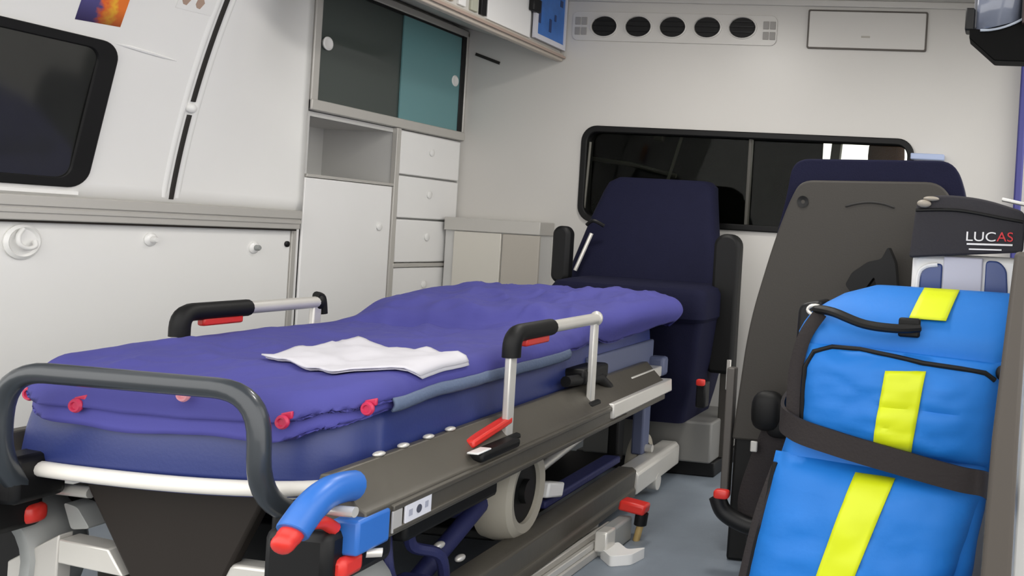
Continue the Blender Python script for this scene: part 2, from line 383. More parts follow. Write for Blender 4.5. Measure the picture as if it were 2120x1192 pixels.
# ================================================================ LEFT WALL FITTINGS
def yz_on_wall(poly, off0, off1): return MB().prism(poly, lambda u, v, d: (WX(u, v)+d, u, v), off0, off1)
tag(build('flame_poster', yz_on_wall([(2.083, 1.432), (2.205, 1.441), (2.205, 1.56), (2.083, 1.54)], .001, .004), POSTER), 'purple and orange flame print above the left side window', 'poster')
pt = bpy.data.objects['flame_poster']
build('white_lettering', MB().prism([(2.10, 1.505), (2.145, 1.508), (2.145, 1.513), (2.10, 1.510)], lambda u, v, d: (WX(u, v)+d, u, v), .0045, .0055), WHITEP, pt)
t = thing('warning_sticker', 'small tan printed sticker beside the black seal line, top left', 'sticker', (WX(2.4, 1.55), 2.4, 1.535))
build('sheet', yz_on_wall([(2.34, 1.535), (2.465, 1.54), (2.465, 1.60), (2.34, 1.60)], .0035, .0045), WALL, t)
for (a, b) in ((2.365, 1.565), (2.41, 1.565), (2.385, 1.59)):
    build('print_mark', yz_on_wall([(a+.014*math.cos(q), b+.016*math.sin(q)) for q in [k*PI/4+.3 for k in range(7)]], .0045, .0055), TAN, t)
t = thing('wall_hook', 'round white wall dish with a curled hook, lower left panel', 'hook', (-2.63, 2.068, .80))
build('dish', MB().lathe([(.0, 0), (.046, 0), (.048, .006), (.040, .012), (.034, .007), (0, .006)][1:], (-2.63, 2.066, .823), 'x'), WALL, t)
build('hook', MB().tube(smooth_path([(-2.618, 2.060, .858), (-2.612, 2.045, .84), (-2.608, 2.045, .818), (-2.606, 2.065, .806), (-2.608, 2.085, .812), (-2.615, 2.088, .826)], 6), .006, 10), WHITEP, t)
for y, z, lb in ((2.433, .835, 'middle white peg on the white panel below the aluminium rail'), (2.822, .812, 'white peg with grey tip near the black bolt on the white panel')):
    t = thing('wall_peg', lb, 'peg', (-2.63, y, z), 0, 'white pegs on the left wall panel')
    build('base', MB().lathe([(.02, 0), (.021, .004), (.015, .010), (.010, .011)], (-2.63, y, z), 'x'), WALL, t)
    build('tip', MB().lathe([(.010, .008), (.010, .022), (.007, .026), (.001, .026)], (-2.63, y, z), 'x'), WHITEP if y < 2.6 else GREYP, t)
tag(build('panel_bolt', MB().lathe([(.011, 0), (.011, .005), (.007, .008), (.001, .008)], (-2.63, 2.968, .826), 'x'), BLACK), 'single black bolt at the upper right corner of the white wall panel', 'bolt')

# ================================================================ CABINETS
t = thing('glass_cabinet', 'wall cabinet with two sliding teal glass panes in aluminium frame', 'cabinet', (XW, 3.52, 1.33))
build('carcass', MB().box(-3.0, -2.97, 3.045, 4.0, 1.34, 1.865).box(-3.0, XW, 3.03, 3.06, 1.34, 1.865).box(-3.0, XW, 3.985, 4.0, 1.34, 1.865).box(-3.0, XW, 3.045, 4.0, 1.336, 1.36).box(-3.0, XW, 3.045, 4.0, 1.85, 1.865), CABIN, t)
build('light_stop_board', MB().box(-2.72, -2.70, 3.03, 4.0, 1.866, 2.054), CABIN, t)  # added board that stops daylight leaking in above the cabinet
build('shelf', MB().box(-2.96, -2.69, 3.06, 3.985, 1.60, 1.612), CABIN, t)
build('frame_post', MB().box(-2.65, -2.622, 3.035, 3.070, 1.337, 1.865), ALU, t, bevel=.004)
build('frame_post', MB().box(-2.65, -2.622, 3.985, 4.0, 1.337, 1.86), ALU, t, bevel=.004)
build('frame_rail', MB().box(-2.65, -2.618, 3.035, 4.0, 1.337, 1.378), ALU, t, bevel=.004)
build('frame_rail', MB().box(-2.65, -2.622, 3.035, 4.0, 1.835, 1.866), ALU, t, bevel=.004)
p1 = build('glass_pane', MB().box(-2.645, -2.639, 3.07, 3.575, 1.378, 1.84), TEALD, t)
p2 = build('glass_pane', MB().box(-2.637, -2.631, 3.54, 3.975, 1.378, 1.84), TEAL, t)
build('edge_seal', MB().box(-2.645, -2.626, 3.952, 3.986, 1.378, 1.84), BLACK, t, bevel=.003)
build('edge_seal', MB().box(-2.645, -2.629, 3.07, 3.98, 1.825, 1.842), BLACK, t)
for y, z, p in ((3.113, 1.603, p1), (3.918, 1.613, p2)):
    build('finger_knob', MB().lathe([(.022, 0), (.026, .006), (.026, .010), (.020, .013), (.012, .010), (.001, .010)], (-2.64, y, z), 'x'), WHITEP, p)

t = thing('storage_cabinet', 'tall white side cabinet with open niche, door and stacked drawers', 'cabinet', (XW, 3.52, 0))
build('carcass', MB().box(-3.0, -2.98, 3.03, 4.0, 0, 1.33).box(-3.0, XW-.002, 3.03, 3.05, 0, 1.33).box(-3.0, XW-.002, 3.985, 4.0, 0, 1.33).box(-3.0, XW-.004, 3.53, 3.548, 0, 1.33).box(-3.0, XW-.02, 3.05, 3.53, 1.07, 1.09).box(-3.0, XW-.01, 3.03, 4.0, 1.315, 1.333).box(-3.0, XW-.004, 3.03, 4.0, 0, .05).box(-2.66, -2.655, 3.548, 3.985, .05, 1.32), CABIN, t)
build('niche_frame', MB().box(-2.645, -2.622, 3.525, 3.552, .55, 1.335), ALU, t, bevel=.002)
build('niche_sill', MB().box(-2.70, -2.625, 3.04, 3.53, 1.082, 1.094), ALU, t, bevel=.002)
dr = build('door', MB().box(-2.645, -2.628, 3.035, 3.522, .06, 1.080), CABW, t, bevel=.004)
build('knob', MB().lathe([(.014, 0), (.016, .006), (.010, .010), (.001, .010)], (-2.628, 3.45, .905), 'x'), WHITEP, dr)
for z0, z1 in ((1.140, 1.328), (.949, 1.132), (.752, .941), (.53, .728)):
    d = build('drawer', MB().box(-2.647, -2.626, 3.556, 3.982, z0, z1), CABW, t, bevel=.005)
    build('knob', MB().lathe([(.015, 0), (.017, .006), (.011, .010), (.001, .010)], (-2.626, 3.766, (z0+z1)/2+.02), 'x'), WHITEP, d)
build('drawer_rail', MB().box(-2.646, -2.620, 3.545, 3.985, .730, .748), ALU, t, bevel=.003)

t = thing('low_cabinet', 'low two-door cabinet with aluminium top rail in the bulkhead corner', 'cabinet', (-2.35, 3.94, 0))
build('carcass', MB().box(-2.61, -2.135, 3.885, 4.0, 0, .955), CABIN, t)
build('top_rail', MB().box(-2.61, -2.128, 3.868, 4.0, .905, .966), ALU, t, bevel=.003)
build('door', MB().box(-2.56, -2.322, 3.872, 3.886, .05, .902), mat('low_door_cream', (206, 202, 192), .4), t, bevel=.003)
build('door', MB().box(-2.314, -2.13, 3.872, 3.886, .05, .902), mat('low_door_grey', (176, 170, 160), .4), t, bevel=.003)

t = thing('overhead_locker', 'overhead locker with aluminium lower trim above the glass cabinet', 'locker', (-2.4, 3.3, 1.75))
build('body', MB().prism([(-2.69, 1.895), (-2.15, 1.765), (-2.15, 2.05), (-2.69, 2.05)], lambda u, v, d: (u, d, v), 2.72, 3.995), BACK, t)
build('lower_trim', MB().prism([(-2.165, 1.735), (-2.135, 1.735), (-2.130, 1.772), (-2.165, 1.772)], lambda u, v, d: (u, d, v), 2.72, 3.995), mat('trim_taupe', (188, 178, 166), .4, metal=.1), t, bevel=.004)
build('trim_lip', MB().box(-2.128, -2.120, 2.72, 3.995, 1.748, 1.760), mat('lip_taupe', (168, 148, 136), .4), t, bevel=.002)
build('door', MB().box(-2.152, -2.138, 3.372, 3.70, 1.778, 2.045), CABW, t, bevel=.003)
build('door_gap', MB().box(-2.152, -2.136, 3.325, 3.362, 1.785, 2.045), BLACK, t, bevel=.002)
for k, y in enumerate((3.26, 3.18, 3.10)):
    build('slat', MB().box(-2.152, -2.138, y, y+.045, 1.785, 2.045), (mat('slat_green', (176, 176, 160), .6), CABW, mat('slat_tan', (186, 172, 160), .6))[k], t, bevel=.003)
t = thing('wall_sign', 'blue framed sign with black clip on the overhead locker end', 'sign', (-2.136, 3.86, 1.79))
build('frame', ring_plate(rrect(3.715, 3.990, 1.785, 2.047, .004), rrect(3.735, 3.975, 1.808, 2.03, .004), YZ, -2.137, -2.122), mat('sign_frame', (206, 206, 214), .4), t)
sg = build('picture', MB().box(-2.137, -2.128, 3.735, 3.975, 1.808, 2.03), SIGNB, t)
for a, b, c_, d_ in ((3.745, 3.765, 1.86, 1.96), (3.84, 3.86, 1.84, 1.90), (3.93, 3.955, 1.98, 2.01), (3.885, 3.90, 1.90, 1.93)):
    build('dark_mark', MB().box(-2.128, -2.1265, a, b, c_, d_), mat('sign_dark', (34, 56, 104), .4), sg)
build('clip', MB().box(-2.137, -2.110, 3.672, 3.735, 1.895, 1.955), BLACK, t, bevel=.006)

# ================================================================ CEILING FILL LAMPS, out of view, added to brighten the walls
for x, y, lb in ((-.70, 2.15, 'added round fill lamp on the ceiling towards the rear doors'), (-1.35, 3.05, 'added round fill lamp on the ceiling nearest the bulkhead')):
    t = thing('ceiling_fill_lamp', lb, 'lamp', (x, y, 2.05), 0, 'added round ceiling fill lamps')
    build('ring', MB().lathe([(.16, 0), (.16, -.02), (.14, -.028), (.135, -.01)], (x, y, 2.054), 'z'), WHITEP, t)
    build('diffuser', MB().lathe([(.136, -.010), (.10, -.016), (.001, -.018)], (x, y, 2.054), 'z'), LAMPM, t)
    ld = bpy.data.lights.new('fill_light', 'AREA'); ld.shape = 'DISK'; ld.size = .26; ld.energy = LAMP_W; ld.color = (1, .97, .92)
    lo = bpy.data.objects.new('fill_light', ld); COL.objects.link(lo); lo.parent = t; lo.location = (0, 0, -.025)

# ================================================================ CAB SEAT seen through the bulkhead window
t = thing('cab_seat', 'brown cab seat headrest seen through the bulkhead window', 'seat', (-.72, 4.75, 0))
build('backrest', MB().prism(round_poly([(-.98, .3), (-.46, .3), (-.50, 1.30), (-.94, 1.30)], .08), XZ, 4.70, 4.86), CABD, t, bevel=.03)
build('headrest', MB().ball((-.66, 4.76, 1.43), .10, .05, .10, e=.6), BROWN, t)
build('seat_base', MB().box(-.98, -.46, 4.72, 5.2, -.3, .32), CABD, t, bevel=.04)

# ================================================================ ATTENDANT SEAT (faces the camera)
t = thing('attendant_seat', 'navy attendant seat facing rearward against the bulkhead window', 'seat', (-1.45, 3.5, 0))
bk = []
for z, xl, xr, yf in ((.72, -1.86, -1.195, 3.60), (.80, -1.85, -1.195, 3.62), (1.0, -1.815, -1.245, 3.70), (1.12, -1.79, -1.275, 3.755), (1.165, -1.775, -1.285, 3.775), (1.19, -1.74, -1.32, 3.80)):
    P4 = round_poly([(xl, yf+.12), (xl, yf), (xr, yf), (xr, yf+.12)], .045, 4); bk.append([(x, y, z) for x, y in P4])
build('backrest', MB().loft(bk), NAVYS, t, bevel=.012)
cu = []
for z, g in ((.615, .012), (.63, 0), (.72, 0), (.742, .012), (.752, .045)):
    P4 = round_poly([(-1.735+g, 3.24+g), (-1.105-g, 3.24+g), (-1.125-g, 3.70), (-1.80+g, 3.70)], .05, 4); cu.append([(x, y, z) for x, y in P4])
build('cushion', MB().loft(cu), NAVYS, t)
sk = []
for z, g, gx in ((.22, .05, .12), (.30, .03, .085), (.45, .01, .03), (.615, 0, .0)):
    P4 = round_poly([(-1.72+gx, 3.26+g), (-1.12-gx*.6, 3.26+g), (-1.13-gx*.6, 3.68), (-1.74+gx, 3.68)], .03, 3); sk.append([(x, y, z) for x, y in P4])
build('seat_skirt', MB().loft(sk), NAVYS, t)
build('pedestal', MB().box(-1.62, -1.09, 3.37, 3.72, .06, .22), mat('pedestal_grey', (116, 115, 112), .5), t, bevel=.008)
build('pedestal_foot', MB().box(-1.66, -1.08, 3.40, 3.75, 0, .06), BLACK, t, bevel=.006)
ar = build('armrest', MB().prism(rrect(-1.158, -1.050, .40, .962, [.05, .05, .02, .02]), XZ, 3.46, 3.53), RUBBER, t, bevel=.015)
build('hinge_post', MB().box(-1.105, -1.07, 3.48, 3.52, .06, .42), SHELL, ar, bevel=.004)
build('chrome_edge', MB().box(-1.072, -1.055, 3.455, 3.465, .34, .46), ALUL, ar, bevel=.002)
build('armrest', MB().prism(rrect(-1.84, -1.765, .72, .955, .035), XZ, 3.44, 3.50), RUBBER, t, bevel=.015)
build('recline_rod', MB().tube([(-1.745, 3.60, .93), (-1.79, 3.56, .77)], .008, 8), ALUL, t)
build('recline_lever', MB().tube(smooth_path([(-1.77, 3.60, .965), (-1.74, 3.60, .985), (-1.70, 3.62, .965)], 5), .008, 8), BLACK, t)
bu = build('belt_buckle', MB().box(-1.12, -1.08, 3.24, 3.29, .30, .40), BLACK, t, bevel=.008)
build('release_button', MB().ball((-1.10, 3.236, .398), .017, .010, .013, e=.5), RED, bu)

# ================================================================ FOLDING SEAT seen from behind
t = thing('folding_seat', 'grey-backed seat with navy cushion edge standing behind the blue bag', 'seat', (-.45, 2.65, 0))
oc = round_poly([(-.755, .36), (-.722, .70), (-.673, .944), (-.645, 1.08), (-.632, 1.192), (-.155, 1.207), (-.115, 1.10), (-.10, .36)], [.01, .1, .1, .05, .05, .05, .05, .01], 6)
build('cushion', MB().prism(oc, XZ, 2.565, 2.66), NAVYS, t, bevel=.02, segs=3)
ic = round_poly([(-.758, .36), (-.728, .70), (-.668, .944), (-.628, 1.065), (-.598, 1.128), (-.185, 1.142), (-.135, 1.05), (-.10, .36)], [.01, .1, .1, .04, .04, .05, .05, .01], 6)
sh = build('back_shell', MB().prism(ic, XZ, 2.535, 2.575), SHELL, t, bevel=.010, segs=3)
build('bolt_recess', MB().lathe([(.016, 0), (.017, -.004), (.010, -.002), (.001, .0)], (-.587, 2.536, 1.065), 'y'), BLACK, sh)
build('grip_slot', MB().tube(smooth_path([(-.462, 2.535, 1.058), (-.43, 2.535, 1.068), (-.39, 2.535, 1.074), (-.35, 2.535, 1.071), (-.318, 2.535, 1.062)], 5), [.002]+[.004]*19+[.002], 8), mat('slot_dark', (44, 42, 40), .7), sh)
build('seat_base', MB().prism([(-.76, .0), (-.15, .0), (-.15, .37), (-.755, .37)], XZ, 2.55, 2.95), RUBBER, t, bevel=.01)
build('leg_post', MB().box(-.80, -.775, 2.585, 2.62, .17, .56), mat('post_grey', (92, 88, 84), .5, metal=.3), t, bevel=.004)

# floor belt anchor with red button
t = thing('belt_anchor', 'black belt anchor with red button hanging beside the grey seat', 'seat belt', (-.74, 2.45, 0))
bl = build('buckle_housing', MB().ball((-.625, 2.42, .475), .045, .035, .055, e=.7).ball((-.59, 2.43, .445), .04, .03, .045, e=.7), RUBBER, t)
build('webbing', MB().tube(smooth_path([(-.60, 2.44, .42), (-.635, 2.44, .32), (-.66, 2.44, .22), (-.65, 2.44, .16)], 6), .042, 10, flat=.25, upv=(0, 1, 0)), WEB, t)
build('stalk', MB().tube(smooth_path([(-.755, 2.42, .225), (-.735, 2.42, .185), (-.69, 2.42, .16), (-.64, 2.42, .15), (-.60, 2.43, .17)], 6), .024, 12), BLACK, t)
build('release_button', MB().ball((-.738, 2.405, .236), .022, .014, .013, e=.5), RED, t)
build('stand', MB().tube([(-.65, 2.43, .15), (-.65, 2.46, 0)], .02, 10), BLACK, t)
build('latch_tongue', MB().box(-.665, -.645, 2.405, 2.412, .36, .39), ALU, bl, bevel=.003)

# ================================================================ RESUSCITATION DEVICE in black topped case
LY = 2.25
t = thing('device_case', 'black topped carry case with white lower shell behind the blue bag', 'medical bag', (-.1, 2.3, 0))
build('case_shell', MB().prism(round_poly([(-.232, 0), (.04, 0), (.04, .94), (-.230, .94)], .02), XZ, LY, LY+.18), WHITEP, t, bevel=.02)
cv = build('top_cover', MB().prism(round_poly([(-.236, .925), (-.2, .93), (.045, .955), (.046, 1.055), (-.06, 1.083), (-.16, 1.088), (-.224, 1.074)], [.01, .01, .01, .02, .05, .05, .03]), XZ, LY-.03, LY+.20), BAGK, t, bevel=.016, segs=3)
build('cover_zip', MB().tube(smooth_path([(-.225, LY-.032, 1.045), (-.12, LY-.033, 1.050), (0, LY-.032, 1.035), (.04, LY-.03, 1.03)], 6), .004, 6), RUBBER, cv)
build('zip_pull', MB().ball((-.205, LY-.035, 1.062), .018, .010, .010).ball((-.188, LY-.035, 1.075), .020, .008, .006), mat('pull_taupe', (150, 142, 130), .4), cv)
build('white_strap', MB().obox((.02, LY+.06, 1.082), (.035, 0, -.006), (0, .02, 0), (.001, 0, .004)), WHITEP, cv, bevel=.002)
build('window', MB().prism(round_poly([(-.208, .80), (-.152, .80), (-.152, .915), (-.19, .915), (-.208, .89)], .01), XZ, LY-.006, LY+.01), BLUEW, t, bevel=.004)
build('window', MB().prism(round_poly([(-.045, .78), (.02, .78), (.008, .91), (-.012, .93), (-.045, .93)], .012), XZ, LY-.006, LY+.01), BLUEW, t, bevel=.004)
build('window_rim', MB().tube(smooth_path([(-.213, LY-.006, .80), (-.212, LY-.006, .88), (-.195, LY-.006, .905), (-.165, LY-.006, .912)], 5), .006, 8), WHITEP, t)
build('centre_band', MB().box(-.150, -.052, LY-.012, LY+.01, .6, .935), LILACG, t, bevel=.004)
def text_mesh(txt, size, m, parent, origin, xdir, zdir, extr=.001, name='lettering', sx=1.0, shear=0):
    cu_ = bpy.data.curves.new('txt', 'FONT'); cu_.body = txt; cu_.size = size; cu_.extrude = extr; cu_.shear = shear
    ob = bpy.data.objects.new('txt', cu_); COL.objects.link(ob)
    bpy.context.view_layer.update()
    me = bpy.data.meshes.new_from_object(ob.evaluated_get(bpy.context.evaluated_depsgraph_get()))
    bpy.data.objects.remove(ob)
    X, Z, Oo = Vector(xdir).normalized(), Vector(zdir).normalized(), Vector(origin); nrm = X.cross(Z)
    mb = MB(); mb.add([Oo+X*v.co.x*sx+Z*v.co.y+nrm*v.co.z for v in me.vertices], [list(p.vertices) for p in me.polygons])
    bpy.data.meshes.remove(me)
    return build(name, mb, m, parent)
TW = mat('print_white', (232, 230, 230), .5); TR = mat('print_red', (206, 44, 52), .5)
text_mesh('LUC', .033, TW, cv, (-.099, LY-.0315, .976), (1, 0, .03), (0, 0, 1), sx=1.22)
text_mesh('AS', .033, TR, cv, (-.0215, LY-.0315, .979), (1, 0, .03), (0, 0, 1), sx=1.1)
build('underline', MB().obox((-.038, LY-.032, .970), (.056, 0, .0017), (0, .0008, 0), (0, 0, .0022)), TW, cv)
build('small_print', MB().obox((-.048, LY-.032, .957), (.040, 0, .0012), (0, .0008, 0), (0, 0, .0017)), TW, cv)
tag(build('strap_hook', MB().add([], []).prism(round_poly([(-.432, .838), (-.415, .872), (-.372, .905), (-.335, .915), (-.318, .950), (-.296, .905), (-.288, .845), (-.27, .80), (-.335, .80), (-.352, .865), (-.375, .83), (-.40, .80)], .008), XZ, 2.44, 2.50), RUBBER, bevel=.01), 'black hooked strap end hanging in front of the grey seat back', 'strap')

# ================================================================ BLUE EMERGENCY BAG
t = thing('emergency_bag', 'bright blue emergency backpack with fluorescent yellow stripes', 'bag', (-.24, 2.05, 0))
def bag_section(z):
    tab = [(0, -.56, -.09, 1.915, 2.2), (.20, -.525, -.035, 1.915, 2.19), (.38, -.50, -.012, 1.925, 2.18), (.47, -.475, -.005, 1.94, 2.18), (.56, -.448, .004, 1.945, 2.18), (.68, -.452, .014, 1.935, 2.18), (.755, -.448, .024, 1.945, 2.18), (.80, -.425, .030, 1.975, 2.18), (.838, -.36, .03, 2.03, 2.18), (.856, -.30, .028, 2.08, 2.17)]
    for i in range(len(tab)-1):
        a, b = tab[i], tab[i+1]
        if a[0] <= z <= b[0]:
            q = (z-a[0])/(b[0]-a[0]); return [a[k]+(b[k]-a[k])*q for k in range(1, 5)]
    return tab[-1][1:]
rings = []
for k in range(41):
    z = .856*k/40; xl, xr, yf, yb = bag_section(z)
    P4 = round_poly([(xl, yb), (xl, yf), (xr, yf), (xr, yb)], .05, 5)
    rings.append([(x+.004*nz(x, y, z, 14), y+.014*(1 if z < .76 else .15)*nz(x, y, z*1.6+7, 9), z) for x, y in P4])
build('body', MB().loft(rings), BAGB, t)
def pad_fn(c, y0, bulge, seed, wr=.011, n=3.0):   # corners bl, br, tr, tl in x,z
    bl_, br_, tr_, tl_ = [Vector(q) for q in c]
    def f(u, v, off=0.0):
        p = (bl_*(1-u)+br_*u)*(1-v)+(tl_*(1-u)+tr_*u)*v
        e = max(0, (1-abs(2*u-1)**n))*max(0, (1-abs(2*v-1)**n)); e = e**.5
        y = y0-bulge*e
        y += wr*e*(nz(p.x, seed, p.y*1.5, 9)+.7*((1-abs(nz(p.x+p.y*.5, seed+3, p.y*1.8, 11)))**4-.3)+.3*nz(p.x, seed+3, p.y*2.2, 22))
        y += .012*max(0, 1-abs(v-.10)*9)*e*nz(p.x, seed, 0, 5)
        return (p.x, y-off, p.y)
    return f
def pad(name, f, m, parent, nu=30, nv=26):
    mb = MB().grid(lambda a, b: f(a, b), nu, nv)
    return build(name, mb, m, parent, solid=0)
up_f = pad_fn([(-.428, .505), (-.008, .485), (.012, .715), (-.432, .735)], 1.955, .075, 1)
lo_f = pad_fn([(-.555, .06), (-.10, .06), (-.012, .452), (-.478, .482)], 1.945, .095, 5)
pu = pad('upper_pocket', up_f, BAGB, t); pw_ = pad('lower_pocket', lo_f, BAGB, t)
def inv_f(f, x, z):
    u = v = .5
    for _ in range(30):
        p = f(u, v); du = .001
        pu_, pv_ = f(u+du, v), f(u, v+du)
        a, b, c_, d_ = (pu_[0]-p[0])/du, (pv_[0]-p[0])/du, (pu_[2]-p[2])/du, (pv_[2]-p[2])/du
        det = a*d_-b*c_; ex, ez = x-p[0], z-p[2]
        u += (ex*d_-b*ez)/det*.8; v += (a*ez-c_*ex)/det*.8; u = min(1, max(0, u)); v = min(1, max(0, v))
    return u, v
def stripe(f, quad, parent, off=.004):   # quad corners bl, br, tr, tl in x,z
    uv = [Vector(inv_f(f, *q)) for q in quad]
    def g(a, b):
        q = (uv[0]*(1-a)+uv[1]*a)*(1-b)+(uv[3]*(1-a)+uv[2]*a)*b
        return f(q.x, q.y, off)
    return build('reflective_stripe', MB().grid(g, 8, 20), YEL, parent, solid=.002)
stripe(up_f, [(-.255, .515), (-.172, .508), (-.150, .690), (-.236, .686)], pu)
stripe(lo_f, [(-.40, .085), (-.325, .09), (-.203, .455), (-.290, .460)], pw_)
# stripe over the top flap
def body_front(x, z):
    xl, xr, yf, yb = bag_section(z); return yf-.004
build('reflective_stripe', MB().grid(lambda a, b: ((-.20+.082*a)+(.02)*b, body_front(-.16, .795+.061*b)-.006+.01*b*b, .795+.064*b), 6, 10), YEL, t, solid=.002)
# zips
build('zip', MB().tube([up_f(u, v, .003) for u, v in [(.02, .15), (.022, .45), (.03, .75), (.07, .90), (.16, .965), (.3, .975), (.5, .95), (.62, .925), (.8, .915), (.92, .90), (.97, .84)]], .0055, 8), RUBBER, pu)
build('zip', MB().tube(smooth_path([lo_f(u, v, .003) for u, v in [(.02, .95), (.02, .6), (.025, .32), (.05, .24), (.12, .22)]], 5), .006, 8), RUBBER, pw_)
build('side_webbing', MB().tube(smooth_path([(-.395, 1.945, .795), (-.425, 1.93, .74), (-.440, 1.925, .66), (-.440, 1.925, .55)], 6), .016, 10, flat=.35, upv=(0, 1, 0)), WEB, t)
build('side_webbing', MB().tube(smooth_path([(-.47, 1.925, .45), (-.50, 1.91, .34), (-.525, 1.905, .20), (-.54, 1.905, .1)], 6), .012, 10, flat=.35, upv=(0, 1, 0)), WEB, t)
hd = build('handle', MB().tube(smooth_path([(-.405, 1.95, .802), (-.36, 1.915, .800), (-.29, 1.905, .780), (-.22, 1.91, .775), (-.175, 1.935, .778)], 6), .0145, 10, flat=.7), RUBBER, t)
build('handle_patch', MB().obox((-.195, 1.935, .777), (.024, 0, 0), (0, .008, 0), (0, 0, .021)), RUBBER, hd, bevel=.005)
build('ring', MB().tube([(-.408+.017*math.cos(a), 1.945, .80+.010*math.sin(a)) for a in [2*PI*k/16 for k in range(17)]], .004, 8), ALUL, hd)
build('zip_pull', MB().ball((.008, 1.93, .695), .012, .010, .016), RUBBER, pu)
build('back_pad', MB().prism(round_poly([(-.485, .42), (-.43, .42), (-.42, .815), (-.478, .80)], .02), XZ, 2.08, 2.2), BLACK, t, bevel=.01)
# strap that holds the bag
def strapmesh(pts, hh, th=.004):
    rg = []
    for i, p in enumerate(pts):
        p = Vector(p); tg = (Vector(pts[min(i+1, len(pts)-1)])-Vector(pts[max(i-1, 0)])).normalized(); n_ = tg.cross(Vector((0, 0, 1))).normalized(); uz = n_.cross(tg).normalized()
        rg.append([p+uz*hh-n_*th, p-uz*hh-n_*th, p-uz*hh+n_*th, p+uz*hh+n_*th])
    return MB().loft(rg)
tag(build('securing_strap', strapmesh(smooth_path([(-.48, 2.30, .60), (-.475, 1.98, .57), (-.435, 1.905, .545), (-.33, 1.885, .522), (-.20, 1.878, .498), (-.07, 1.880, .474), (-.01, 1.86, .472), (.012, 1.66, .50), (.02, 1.625, .50)], 8), .026), WEB), 'wide black webbing strap buckled across the blue bag', 'strap')
tag(build('support_post', MB().prism([(-.015, 0), (.047, 0), (.045, .3), (.043, .62), (.046, .955), (.018, .955), (-.003, .62), (-.010, .3)], XZ, 1.56, 1.62), mat('post_dark', (74, 68, 62), .55), bevel=.008), 'dark grey upright post at the right edge in front of the blue bag', 'post')
t = thing('white_container', 'white container on the floor at the bottom right beside the post', 'container', (-.035, 1.78, 0))
build('body', MB().prism(rrect(-.085, .035, 0, .29, [.02, .06, .01, .01]), XZ, 1.71, 1.84), WHITEP, t, bevel=.012)
build('base_band', MB().box(-.075, .03, 1.706, 1.712, .20, .245), mat('band_brown', (120, 90, 80), .6), t)

# ================================================================ EQUIPMENT POD top right
t = thing('equipment_pod', 'black and grey equipment housing hung from the ceiling at top right', 'housing', (-.04, 2.3, 1.41))
build('housing', MB().prism(round_poly([(-.108, 1.49), (.04, 1.49), (.046, 2.05), (-.108, 2.05)], .006), XZ, 2.18, 2.23), mat('housing_grey', (92, 94, 102), .35), t, bevel=.01)
build('side_clip', MB().box(-.128, -.106, 2.17, 2.22, 1.485, 1.54), BLACK, t, bevel=.004)
build('cover', MB().grid(lambda a, b: (-.10+.105*a, 2.178-.02*math.sin(PI*a)*(1-b*.5), 1.487+.028*a*a+b*.5), 12, 8), mat('cover_blue_grey', (112, 118, 134), .15, coat=.5), t, solid=.004)
build('bright_edge', MB().tube([(-.09+.10*k/10, 2.165, 1.484+.03*(k/10)**2) for k in range(11)], .003, 8), mat('edge_pale', (170, 178, 190), .3), t)
build('lower_hood', MB().prism(round_poly([(-.116, 1.488), (-.116, 1.466), (-.052, 1.413), (.046, 1.413), (.046, 1.52), (.01, 1.515), (-.06, 1.488)], .004), XZ, 2.17, 2.23), mat('hood_black', (5, 5, 5), .6, spec=.1), t, bevel=.004)
build('edge_panel', MB().box(.008, .046, 2.15, 2.18, 1.50, 2.05), mat('edge_brown', (54, 40, 38), .5), t, bevel=.003)

# ================================================================ STRETCHER  (local: x across, y along, z up)
SO = (-1.515, 1.38, 0); SRZ = math.radians(2.9)
S = thing('ambulance_stretcher', 'wheeled ambulance stretcher with charcoal foot bar, side rails and blue grips', 'stretcher', SO, SRZ)
def sp(name, mb, m, parent=S, **k): return build(name, mb, m, parent, local=True, **k)
YX = lambda u, v, d: (u, d, v)
# foot bar
fb = sp('foot_bar', MB().tube(bend_path([(-.262, .07, .40), (-.25, .0, .45), (-.245, 0, .635), (.248, 0, .632), (.256, 0, .43), (.275, .09, .395)], .085, 8), .0185, 18), CHAR)
sp('bar_clamp', MB().obox((.285, .085, .395), (.035, 0, 0), (0, .05, 0), (0, 0, .028)), BLACK, fb, bevel=.012)
sp('bar_clamp', MB().obox((-.272, .075, .425), (.032, 0, 0), (0, .05, 0), (0, 0, .045)), BLACK, fb, bevel=.012)
# deck with pale rim
def rim(inset=0, z=.44):
    out = []
    a0 = [(-.355+inset, .75), (-.355+inset, .20), (-.33+inset, .115+inset*.6), (-.27, .078+inset), (-.12, .060+inset), (.04, .055+inset), (.18, .068+inset), (.28, .10+inset), (.345-inset, .17+inset*.6), (.355-inset, .26), (.355-inset, .75)]
    return [(p.x, p.y, z) for p in smooth_path([(x, y, 0) for x, y in a0], 6)]
rm = rim(); n_ = len(rm)
sp('deck_rim', MB().tube(rm, .0145, 12, flat=1.0), mat('rim_cream', (232, 228, 220), .35))
dk = rim(.006, 0)
sp('deck_plate', MB().prism([(p[0], p[1]) for p in dk]+[(.35, 1.72), (-.35, 1.72)], XY, .422, .438), NAVY)
